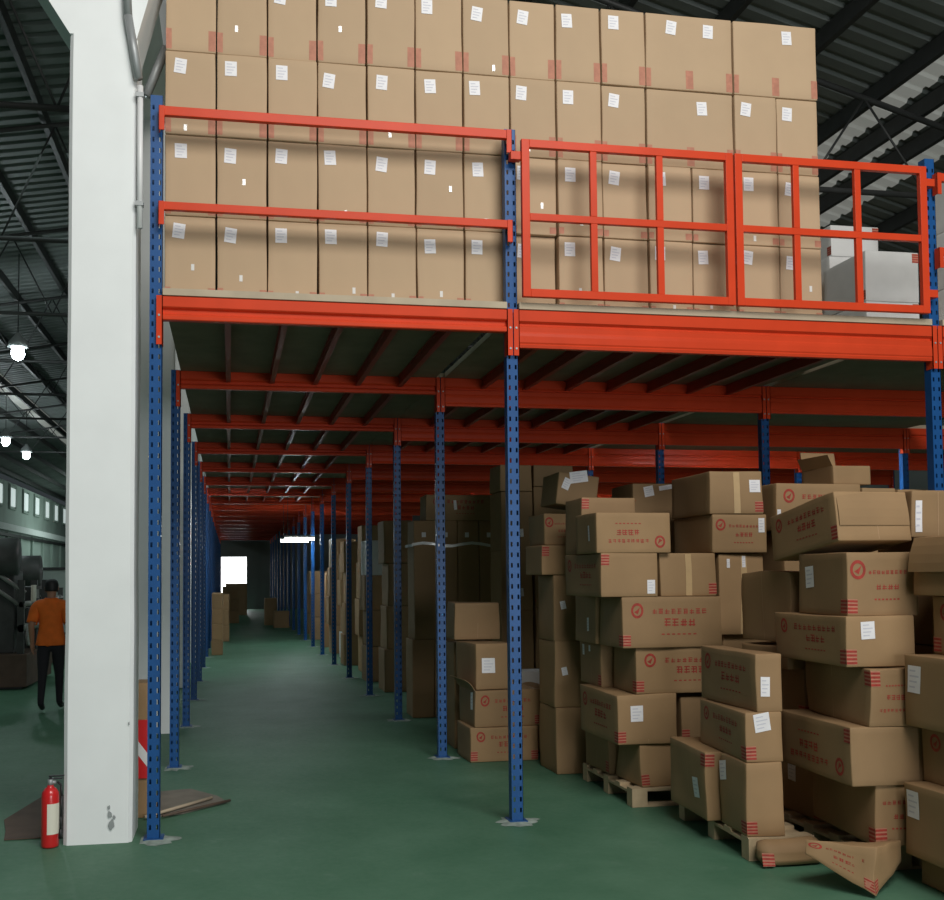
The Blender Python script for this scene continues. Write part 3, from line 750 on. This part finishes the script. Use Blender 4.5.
# dim stacks deeper in
DIM = 'dim cartons stacked deep under the deck'
for j in range(3): loose(3.30, 1.55, .002 + j * .578, .34, .45, .576, 0, 'dim carton in the gap behind the nearest stack, %s up' % ORD[j + 1], DIM, seed=60 + j, lb=((('F', .25, .55, .05, .07, .2),) if j else ()))
loose(3.19, 1.55, 1.739, .40, .45, .262, 0, 'small carton below the one with the round red emblem', DIM, mk=('Flt',))
loose(3.24, 1.60, 2.003, .30, .45, .280, 0, 'small carton with round red emblem behind the nearest stack', DIM, pr=('F',))
loose(3.33, 1.55, 2.345, .37, .45, .285, 0, 'tipped carton with crumpled white paper labels on it', DIM, tilt=(0, R(7)), lb=(('F', .22, .66, .07, .10, -.3), ('F', .50, .92, .16, .10, .25)))
for j in range(4):
    loose(3.50, 4.0, .002 + j * .67, .37, .45, .668, 0, 'dim carton two bays back, left of a pair of piles, %s up' % ORD[j + 1], DIM, seed=70 + j, lb=((('F', .6, .3, .08, .09, .1),) if j > 1 else ()))
    loose(3.895, 4.0, .002 + j * .684, .46, .45, .682, 0, 'dim carton two bays back, right of a pair of piles, %s up' % ORD[j + 1], DIM, seed=80 + j)
loose(3.50, 4.0, 2.685, .37, .45, .30, 0, 'dim carton on top of the left pile two bays back', DIM)
loose(3.895, 4.0, 2.742, .46, .45, .24, 0, 'dim carton on top of the right pile two bays back', DIM)
TALL = 'tall strapped cartons two bays back'
for j in range(4):
    loose(2.70 + j * .275, 5.20, .002, .268, .45, .95, 0, 'tall narrow carton on the floor two bays back, %s from the aisle' % ORD[j + 1], TALL, warp=.008, seed=90 + j)
    loose(2.73 + j * .275, 5.20, .954, .268, .45, 1.46, 0, 'tall strapped carton standing on others two bays back, %s from the aisle' % ORD[j + 1], TALL, warp=.006, seed=100 + j, lb=(('F', .45, .88, .05, .06, 0),))
loose(2.89, 5.20, 2.416, .865, .45, .32, 0, 'long carton lying across the tall strapped cartons', TALL, pr=('F',), lb=(('F', .42, .6, .035, .12, .1),))
f = MB(); zz = 2.10
for a in range(9):
    xa, xb = 2.705 + a * .125, 2.705 + (a + 1) * .125
    za, zb = zz + .02 * math.sin(a * 1.3), zz + .02 * math.sin((a + 1) * 1.3)
    f.add([(xa, 5.183, za), (xb, 5.183, zb), (xb, 5.183, zb + .035), (xa, 5.183, za + .035), (xa, 5.188, za), (xb, 5.188, zb), (xb, 5.188, zb + .035), (xa, 5.188, za + .035)],
          [(0, 1, 2, 3), (7, 6, 5, 4), (0, 4, 5, 1), (3, 2, 6, 7)], M['plastic'])
f.box((2.700, 5.183, 2.09), (2.706, 5.66, 2.125), M['plastic'])
o = f.obj('packing_strap'); tag(o, 'shiny clear strap around the tall cartons two bays back', 'strap')

# stacks along the right side of the aisle, further away
AIS = 'dark carton stacks along the right of the aisle'
piles = [(7.9, .42, .64, 4), (9.4, .55, .58, 4), (10.9, .40, .66, 4), (12.4, .55, .60, 4), (13.9, .45, .55, 4), (15.4, .55, .64, 4), (17.4, .50, .60, 3), (20.3, .55, .62, 3), (23.0, .5, .60, 3)]
for pi, (yy, ww, hh, nn) in enumerate(piles):
    x0 = 2.70 + (0.0 if pi % 2 else 0.10) - (0.04 if yy > 17 else 0)
    for j in range(nn):
        body = 'white_card' if (pi in (1,) and j == nn - 1) or (pi == 4 and j == 0) else 'cardboard'
        loose(x0 + .03 * ((j * 7 + pi) % 3 - 1), yy, .002 + j * hh, ww, .6, hh - .004, 0, ('pale' if body == 'white_card' else 'dark brown') + ' carton, %s up in the %s pile along the aisle' % (ORD[j + 1], ORD[pi + 1]), AIS, warp=.01, seed=pi * 9 + j, body=body)
loose(1.70, 28.6, .002, .42, .5, .95, 0, 'beige carton far down the aisle on the right', AIS, seed=3)
loose(1.95, 26.8, .002, .5, .5, .55, 0, 'low dark carton far down the aisle', AIS, seed=4)
FARL = 'brown cartons far down the left of the aisle'
for j in range(4): loose(0.10, 15.6, .002 + j * .34, .24, 1.1, .338, 0, 'brown carton in the left pile down the aisle, %s up' % ORD[j + 1], FARL, seed=j)
for j in range(3): loose(0.12, 20.2, .002 + j * .42, .36, .6, .418, 0, 'brown carton in the second left pile down the aisle, %s up' % ORD[j + 1], FARL, seed=j + 5)
for j in range(3): loose(0.22, 30.5, .002 + j * .45, .60, .6, .448, 0, 'dark carton in the farthest left pile down the aisle, %s up' % ORD[j + 1], FARL, seed=j + 9)
loose(.30, 38.0, .002, .95, .6, 1.40, 0, 'dark carton in front of the bright doorway', FARL, seed=2)

# white cartons on the deck at the right
WH = 'white cartons with red print on the deck'
def white(X, Y, Z, L, D, H, label, seed, phi=0):
    return loose(X, Y, Z, L, D, H, phi, label, WH, .006, seed, body='white_card', mk=('Lr', 'Frt'), lb=())
white(6.02, 1.00, 3.702, .52, .62, .43, 'white carton on the deck floor behind the guard panel', 1)
white(6.02, 1.00, 4.134, .52, .62, .45, 'white carton stacked second up behind the guard panel', 2)
white(6.10, 1.65, 3.702, .52, .55, .52, 'white carton farther back on the deck, bottom of three', 3)
white(6.10, 1.65, 4.224, .52, .55, .52, 'white carton farther back on the deck, second of three', 4)
white(6.12, 1.65, 4.746, .50, .55, .30, 'white carton farther back on the deck, topmost of three', 5)
white(5.72, 1.80, 3.702, .34, .6, .62, 'greyish white carton in the shade beside the carton wall', 6)
loose(5.66, 1.85, 4.324, .40, .5, .30, 0, 'brown carton on the shaded white one beside the carton wall', WH, seed=7)
for j in range(3): white(6.62, .55, 3.702 + j * .50, .55, .5, .498, 'white carton beyond the right upright, %s up from the deck' % ORD[j + 1], 8 + j)

# ---- pallets
def pallet(X, Y, L, D, label, phi=0.0):
    o = empty('wooden_pallet', (X, Y, 0), (0, 0, phi))
    for j in range(3):
        f = MB(); y = j * (D - .10) / 2; f.box((0, y, 0.002), (L, y + .10, .018), M['pallet_wood']); f.obj('bottom_board', o)
        for i in range(3):
            g = MB(); x = i * (L - .12) / 2; g.box((x, y, .018), (x + .12, y + .10, .10), M['pallet_wood']); g.obj('block', o)
    for j in range(5):
        f = MB(); y = j * (D - .10) / 4; f.box((0, y, .118), (L, y + .10, .14), M['pallet_wood']); f.obj('top_board', o)
    for i in range(3):
        f = MB(); x = i * (L - .12) / 2; f.box((x, 0, .10), (x + .12, D, .118), M['pallet_wood']); f.obj('stringer', o)
    tag(o, label, 'pallet', 'wooden pallets under the heap')
pallet(3.46, .26, 1.25, 1.06, 'wooden pallet with bare corner block under the nearest stack')
pallet(3.60, -1.19, .42, 1.10, 'wooden pallet under the second stack, mostly covered', -.06)
pallet(4.16, -1.52, .46, 1.20, 'wooden pallet under the big heap, mostly hidden')

# ================================================================== PILLAR FITTINGS, FLOOR ITEMS
# fire extinguisher
o = empty('fire_extinguisher', (-0.652, -0.03, 0))
f = MB(); f.lathe([(0.02, .002), (.052, .004), (.056, .015), (.056, .325), (.052, .352), (.036, .376), (.020, .388), (.020, .398)], M['red']); f.obj('cylinder', o, smooth=True)
f = MB(); f.keep = True
n = 8; vs = []
for i in range(n + 1):
    t = R(-100 + 95 * i / n); vs += [(.0575 * math.cos(t), .0575 * math.sin(t), .09), (.0575 * math.cos(t), .0575 * math.sin(t), .285)]
f.add(vs, [(2 * i, 2 * i + 2, 2 * i + 3, 2 * i + 1) for i in range(n)], M['cream']); f.obj('instruction_label', o, smooth=True)
f = MB(); f.tube((0, 0, .398), (0, 0, .435), .018, M['grey_metal']); f.tube((0, 0, .415), (.035, 0, .415), .012, M['grey_metal']); f.obj('valve', o, smooth=True)
f = MB(); f.box((-.01, -.01, .435), (.075, .01, .443), M['black']); f.box((-.01, -.01, .452), (.085, .01, .460), M['black']); f.tube((0, 0, .43), (0, 0, .455), .008, M['black'], 8); f.obj('handle', o)
f = MB(); pts = [(.045, 0, .415), (.066, -.01, .40), (.074, -.02, .33), (.072, -.03, .2), (.070, -.03, .12)]
for a, c in zip(pts, pts[1:]): f.tube(a, c, .008, M['black'], 8)
f.tube((.070, -.03, .12), (.070, -.03, .06), .010, M['black'], 8, .014); f.obj('hose', o, smooth=True)
tag(o, 'red fire extinguisher with cream label standing against the white pillar', 'fire extinguisher')

def sheet(name, pts, z, t, m, label, cat, lift=0.0):
    f = MB(); n = len(pts); lo = []; hi = []
    for i, (x, y) in enumerate(pts):
        zz = z + lift * (i % 2); lo.append((x, y, zz)); hi.append((x, y, zz + t))
    f.add(lo + hi, [tuple(range(n - 1, -1, -1)), tuple(range(n, 2 * n))] + [(i, (i + 1) % n, n + (i + 1) % n, n + i) for i in range(n)], m)
    o = f.obj(name); tag(o, label, cat); return o
sheet('flattened_carton', [(-.98, .18), (-.60, .20), (-.585, 1.0), (-.70, 1.55), (-.97, 1.50), (-1.10, .75), (-1.02, .42)], .004, .006, M['brown'], 'flattened dirty cardboard on the floor left of the pillar', 'cardboard')
sheet('flattened_carton', [(-.08, .62), (.16, .70), (.48, 1.02), (.40, 1.25), (.18, 1.56), (-.08, 1.50)], .004, .006, M['dusty_card'], 'flattened dusty cardboard on the floor behind the front upright', 'cardboard')
f = MB(); f.tube((-.10, .56, .028), (.36, 1.10, .028), .013, M['ply'], 8); o = f.obj('wooden_stick', smooth=True); tag(o, 'pale wooden stick lying on the flattened cardboard', 'stick')
f = MB(); f.tube((.02, .58, .024), (.50, 1.00, .024), .010, M['brown'], 8); o = f.obj('wooden_stick', smooth=True); tag(o, 'thin reddish stick lying beside the pale one', 'stick')

# red and white hazard board, leaning carton behind the front pillar
o = empty('warning_board', (-.135, .62, .29))
f = MB(); f.box((-.12, 0, 0), (.045, .012, .42), M['red']); f.obj('panel', o)
for zc in (.06,):
    f = MB(); f.add([(-.12, -.002, zc + .24), (.045, -.002, zc + .02), (.045, -.002, zc + .12), (-.12, -.002, zc + .34)], [(0, 1, 2, 3)], M['pvc']); f.keep = True; f.obj('white_stripe', o)
tag(o, 'red board with white slanting stripe behind the front pillar', 'warning board')
loose(-.25, .64, .002, .16, .25, .285, 0, 'small tan carton under the striped red board', 'cartons behind the front pillar', warp=.006)
loose(-.30, 1.05, .002, .185, .30, .93, 0, 'tall tan carton with black print behind the striped board', 'cartons behind the front pillar', warp=.008)

# pipes on the pillar side
f = MB(); f.tube((-.235, -.06, 6.4), (-.19, -.06, 5.55), .030, M['grey_metal'], 14); f.tube((-.19, -.06, 5.55), (-.118, -.06, 5.12), .030, M['grey_metal'], 14)
o = f.obj('drain_pipe', smooth=True); tag(o, 'grey metal pipe running down the top of the front pillar', 'pipe')
o = empty('conduit', (-.108, -.04, 0))
f = MB(); f.tube((0, 0, 4.10), (0, 0, 5.08), .020, M['pvc'], 14); f.obj('tube', o, smooth=True)
for z in (4.25, 5.0):
    f = MB(); f.box((-.03, -.024, z), (.024, .03, z + .03), M['grey_metal']); f.obj('clamp', o)
tag(o, 'white plastic conduit on the right edge of the front pillar', 'conduit')
f = MB(); f.tube((.03, .45, 5.62), (-.11, .45, 5.25), .035, M['grey_metal'], 8); o = f.obj('roof_brace', smooth=True); tag(o, 'pale diagonal brace at the top of the front pillar', 'brace')

# ================================================================== HALL BEYOND THE PILLAR
def hi_bay(x, y, z, label):
    o = empty('hanging_lamp', (x, y, z))
    f = MB(); f.lathe([(.22, -.10), (.20, .02), (.08, .16), (.05, .22)], M['grey_metal'], 20); f.obj('lamp_shade', o, smooth=True)
    f = MB(); f.lathe([(.01, -.40), (.10, -.36), (.145, -.26), (.13, -.12), (.06, -.08)], M['lamp_glow'], 16); f.obj('bulb', o, smooth=True)
    f = MB(); f.tube((0, 0, .22), (0, 0, rzL(x) - z), .012, M['steel_dark'], 6); f.obj('cord', o)
    d = bpy.data.lights.new('lamp_light', 'POINT'); d.energy = 150; d.color = (.85, .97, 1); d.shadow_soft_size = .25
    l = bpy.data.objects.new('lamp_light', d); COL.objects.link(l); l.parent = o; l.location = (0, 0, -.5)
    tag(o, label, 'lamp', 'lit lamps hanging in the hall')
hi_bay(-4.15, 16.2, 6.95, 'bright hanging lamp, highest of the three in the hall')
hi_bay(-7.45, 30.7, 6.85, 'bright hanging lamp at the left edge, left of the low pair')
hi_bay(-7.55, 34.9, 6.85, 'bright hanging lamp, right of the low pair')

# machines along the hall
def machine(x, y, label, h=1.85):
    o = empty('factory_machine', (x, y, 0))
    f = MB(); f.box((-1.0, 0, .04), (.0, 2.2, .55), M['brown']); f.box((-.9, .1, 0), (-.1, 2.1, .04), M['machine']); f.obj('base', o, bevel=.01)
    f = MB(); f.box((-.95, .25, .55), (-.25, .95, h), M['machine']); f.box((-.9, 1.3, .55), (-.15, 1.9, h * .86), M['machine']); f.box((-.22, .45, .9), (-.06, 1.7, 1.25), M['machine']); f.obj('housing', o, bevel=.02)
    for yy in (.05, 1.12, 2.1):
        f = MB(); f.box((-.16, yy, .55), (-.06, yy + .08, h * .92), M['machine']); f.obj('post', o)
    f = MB(); f.tube((-.9, .02, h + .22), (-.15, .02, h + .22), .30, M['machine'], 20); f.obj('drum', o, smooth=True)
    f = MB(); f.tube((-.1, .05, .95), (-.1, 2.15, .95), .06, M['machine_light'], 14); f.tube((-.1, .05, 1.32), (-.1, 2.15, 1.32), .045, M['machine_light'], 14); f.obj('roller', o, smooth=True)
    f = MB(); f.tube((-1.1, -.1, h + .45), (-.05, .1, h - .35), .035, M['machine_light'], 8); f.tube((-1.1, -.15, h + .20), (-.05, .1, h - .60), .03, M['machine_light'], 8); f.obj('feed_pipe', o, smooth=True)
    f = MB(); f.box((-.06, .6, 1.35), (-.02, .85, 1.62), M['cream']); f.box((-.06, .95, 1.4), (-.02, 1.05, 1.55), M['machine_light']); f.obj('control_panel', o)
    f = MB(); f.lathe([(.02, 0), (.16, .0), (.16, .03), (.02, .03)], M['machine_light'], 20, Matrix.Translation((-.05, .3, .82)) @ Matrix.Rotation(R(90), 4, 'Y')); f.obj('hand_wheel', o)
    tag(o, label, 'machine', 'dark machines along the hall')
machine(-2.62, 9.5, 'dark machine with rollers and slanting pipes at the left edge')
machine(-3.0, 13.5, 'dark machine behind the one with slanting pipes', 1.65)

# worker walking away
def worker(x, y):
    o = empty('person', (x, y, 0))
    me = bpy.data.meshes.new('body')
    P = {'pelvis': ((0, 0, .93), .135), 'waist': ((0, .01, 1.08), .125), 'chest': ((0, .02, 1.28), .150), 'neck0': ((0, .01, 1.44), .062), 'neck1': ((0, .02, 1.50), .050), 'head0': ((0, .03, 1.58), .078), 'head1': ((0, .03, 1.66), .080), 'head2': ((0, .025, 1.71), .055)}
    E_ = [('pelvis', 'waist'), ('waist', 'chest'), ('chest', 'neck0'), ('neck0', 'neck1'), ('neck1', 'head0'), ('head0', 'head1'), ('head1', 'head2')]
    for s, nm in ((-1, 'l'), (1, 'r')):
        fwd = .16 if s > 0 else -.14
        P[nm + 'sh'] = ((s * .175, .01, 1.385), .062); P[nm + 'el'] = ((s * .245, -.03 - fwd * .15, 1.12), .044); P[nm + 'wr'] = ((s * .255, .04 - fwd * .6, .88), .030); P[nm + 'pa'] = ((s * .255, .05 - fwd * .65, .815), .036)
        E_ += [('chest', nm + 'sh'), (nm + 'sh', nm + 'el'), (nm + 'el', nm + 'wr'), (nm + 'wr', nm + 'pa')]
        for q, (dx, ln) in enumerate(((-.020, .062), (-.007, .075), (.007, .070), (.020, .055))):
            a = ((s * .255 + dx * .3, .05 - fwd * .65 + dx * .9, .800), .0105); c = ((s * .250, .062 - fwd * .65 + dx, .800 - ln * .6), .0095); e = ((s * .243, .075 - fwd * .65 + dx, .800 - ln), .008)
            for t_, v_ in (('a', a), ('b', c), ('c', e)): P['%sf%d%s' % (nm, q, t_)] = v_
            E_ += [(nm + 'pa', '%sf%da' % (nm, q)), ('%sf%da' % (nm, q), '%sf%db' % (nm, q)), ('%sf%db' % (nm, q), '%sf%dc' % (nm, q))]
        P[nm + 'ta'] = ((s * .240, .085 - fwd * .65, .825), .012); P[nm + 'tb'] = ((s * .232, .10 - fwd * .65, .79), .010)
        E_ += [(nm + 'pa', nm + 'ta'), (nm + 'ta', nm + 'tb')]
        P[nm + 'hip'] = ((s * .085, 0, .86), .105); P[nm + 'kn'] = ((s * .09, fwd * .55 + .02, .49), .062); P[nm + 'an'] = ((s * .09, fwd * .9 - (0.05 if s < 0 else 0), .10 if s > 0 else .13), .042); P[nm + 'to'] = ((s * .10, fwd * .9 + .16, .045), .038)
        E_ += [('pelvis', nm + 'hip'), (nm + 'hip', nm + 'kn'), (nm + 'kn', nm + 'an'), (nm + 'an', nm + 'to')]
    keys = list(P); me.from_pydata([P[k_][0] for k_ in keys], [(keys.index(a), keys.index(c)) for a, c in E_], [])
    ob = bpy.data.objects.new('body', me); COL.objects.link(ob)
    md = ob.modifiers.new('skin', 'SKIN'); md.use_smooth_shade = True
    for i, k_ in enumerate(keys): me.skin_vertices[0].data[i].radius = (P[k_][1], P[k_][1] * (.72 if k_ in ('pelvis', 'waist', 'chest') else 1)); me.skin_vertices[0].data[i].use_root = (k_ == 'pelvis')
    sb = ob.modifiers.new('sub', 'SUBSURF'); sb.levels = 2; sb.render_levels = 2
    dg = bpy.context.evaluated_depsgraph_get(); ev = ob.evaluated_get(dg); bm_me = bpy.data.meshes.new_from_object(ev)
    bpy.data.objects.remove(ob)
    bm_me.name = 'body'
    bm_me.materials.clear()
    for mt in ('skin', 'trousers', 'black'): bm_me.materials.append(M[mt])
    for p in bm_me.polygons:
        c = p.center; p.use_smooth = True
        p.material_index = 0
        if c.z < .98 and abs(c.x) < .20: p.material_index = 1
        if c.z < .10: p.material_index = 2
    body = bpy.data.objects.new('body', bm_me); COL.objects.link(body); body.parent = o
    # face: nose, ears
    f = MB(); f.lathe([(.004, .02), (.016, -.01), (.010, -.02)], M['skin'], 10, Matrix.Translation((0, .115, 1.605))); 
    for s in (-1, 1): f.lathe([(.004, -.03), (.022, -.01), (.022, .02), (.008, .034)], M['skin'], 10, Matrix.Translation((s * .080, .03, 1.60)) @ Matrix.Scale(.5, 4, (1, 0, 0)))
    f.obj('ear', body, smooth=True)
    # shirt: offset shell of the torso and upper arms; hair: shell of the skull
    def shell(name, test, off, mt, parent):
        bm = bmesh.new(); bm.from_mesh(bm_me)
        bmesh.ops.delete(bm, geom=[fc for fc in bm.faces if not test(fc.calc_center_median())], context='FACES')
        seen = set(); best = []
        for v0 in bm.verts:
            if v0 in seen: continue
            st = [v0]; isl = []; seen.add(v0)
            while st:
                v = st.pop(); isl.append(v)
                for e in v.link_edges:
                    q = e.other_vert(v)
                    if q not in seen: seen.add(q); st.append(q)
            if len(isl) > len(best): best = isl
        keep = set(best)
        bmesh.ops.delete(bm, geom=[v for v in bm.verts if v not in keep], context='VERTS')
        bm.normal_update()
        for v in bm.verts:
            v.co += v.normal * off * (1.0 + .35 * mnoise.noise(v.co * 7))
        if name == 'shirt':
            for v in bm.verts:
                if v.is_boundary and v.co.z < .95 and abs(v.co.x) < .21: v.co.z = .865
        me2 = bpy.data.meshes.new(name); bm.to_mesh(me2); bm.free(); me2.materials.clear(); me2.materials.append(M[mt])
        for p in me2.polygons: p.use_smooth = True; p.material_index = 0
        ob2 = bpy.data.objects.new(name, me2); COL.objects.link(ob2); ob2.parent = parent
        sd = ob2.modifiers.new('cloth', 'SOLIDIFY'); sd.thickness = .006; sd.offset = 1
    shell('shirt', lambda c: .84 < c.z < 1.47 and (abs(c.x) < .20 or c.z > 1.17), .022, 'shirt', o)
    shell('hair', lambda c: c.z > 1.555 and (c.y < .075 or c.z > 1.70), .012, 'hair', o)
    f = MB(); f.tube((-.15, -.16, 1.31), (.15, -.16, 1.325), .006, M['red'], 6); 
    tag(o, 'person in an orange shirt and black trousers walking away beside the white pillar', 'person')
worker(-1.80, 6.75)

# ================================================================== LIGHTS UNDER THE DECK
def tube_light(x, y, z, lx, ly, power, label, hang=True):
    o = empty('fluorescent_light', (x, y, z))
    hx, hy = lx / 2, ly / 2
    f = MB(); f.box((-max(hx, .05), -max(hy, .05), .03), (max(hx, .05), max(hy, .05), .075), M['pvc']); f.obj('fitting', o)
    d = Vector((lx, ly, 0)).normalized(); pz = Vector((-d.y, d.x, 0)) * .03
    for s in (-1, 1):
        g = MB(); g.tube(Vector((-hx, -hy, 0)) * .96 + pz * s, Vector((hx, hy, 0)) * .96 + pz * s, .024, M['tube_glow'], 10); g.obj('tube', o, smooth=True)
    dd = bpy.data.lights.new('tube_light', 'AREA'); dd.shape = 'RECTANGLE'; dd.size = max(lx, .1); dd.size_y = max(ly, .1); dd.energy = power; dd.color = (.88, .96, 1)
    l = bpy.data.objects.new('tube_light', dd); COL.objects.link(l); l.parent = o; l.location = (0, 0, -.03)
    if hang:
        for s in (-1, 1):
            g = MB(); g.tube((s * hx * .8, s * hy * .8, .075), (s * hx * .8, s * hy * .8, 3.64 - z), .006, M['steel_dark'], 6); g.obj('hanger', o)
    tag(o, label, 'light', 'fluorescent lights under the deck')
tube_light(2.15, 17.2, 2.62, .72, 0, 4, 'lit fluorescent fitting hanging over the dark piles down the aisle')
tube_light(2.12, 18.6, 2.62, .72, 0, 4, 'lit fluorescent fitting just behind the first one down the aisle')
tube_light(8.0, 5.45, 3.56, 1.2, 0, 45, 'fluorescent fitting tucked under the deck at the right', False)
tube_light(.75, 12.95, 3.565, .9, 0, 26, 'fluorescent fitting tucked under the aisle deck far back', False)
tube_light(8.2, 12.95, 3.56, 1.2, 0, 120, 'fluorescent fitting under the deck far back at the right', False)
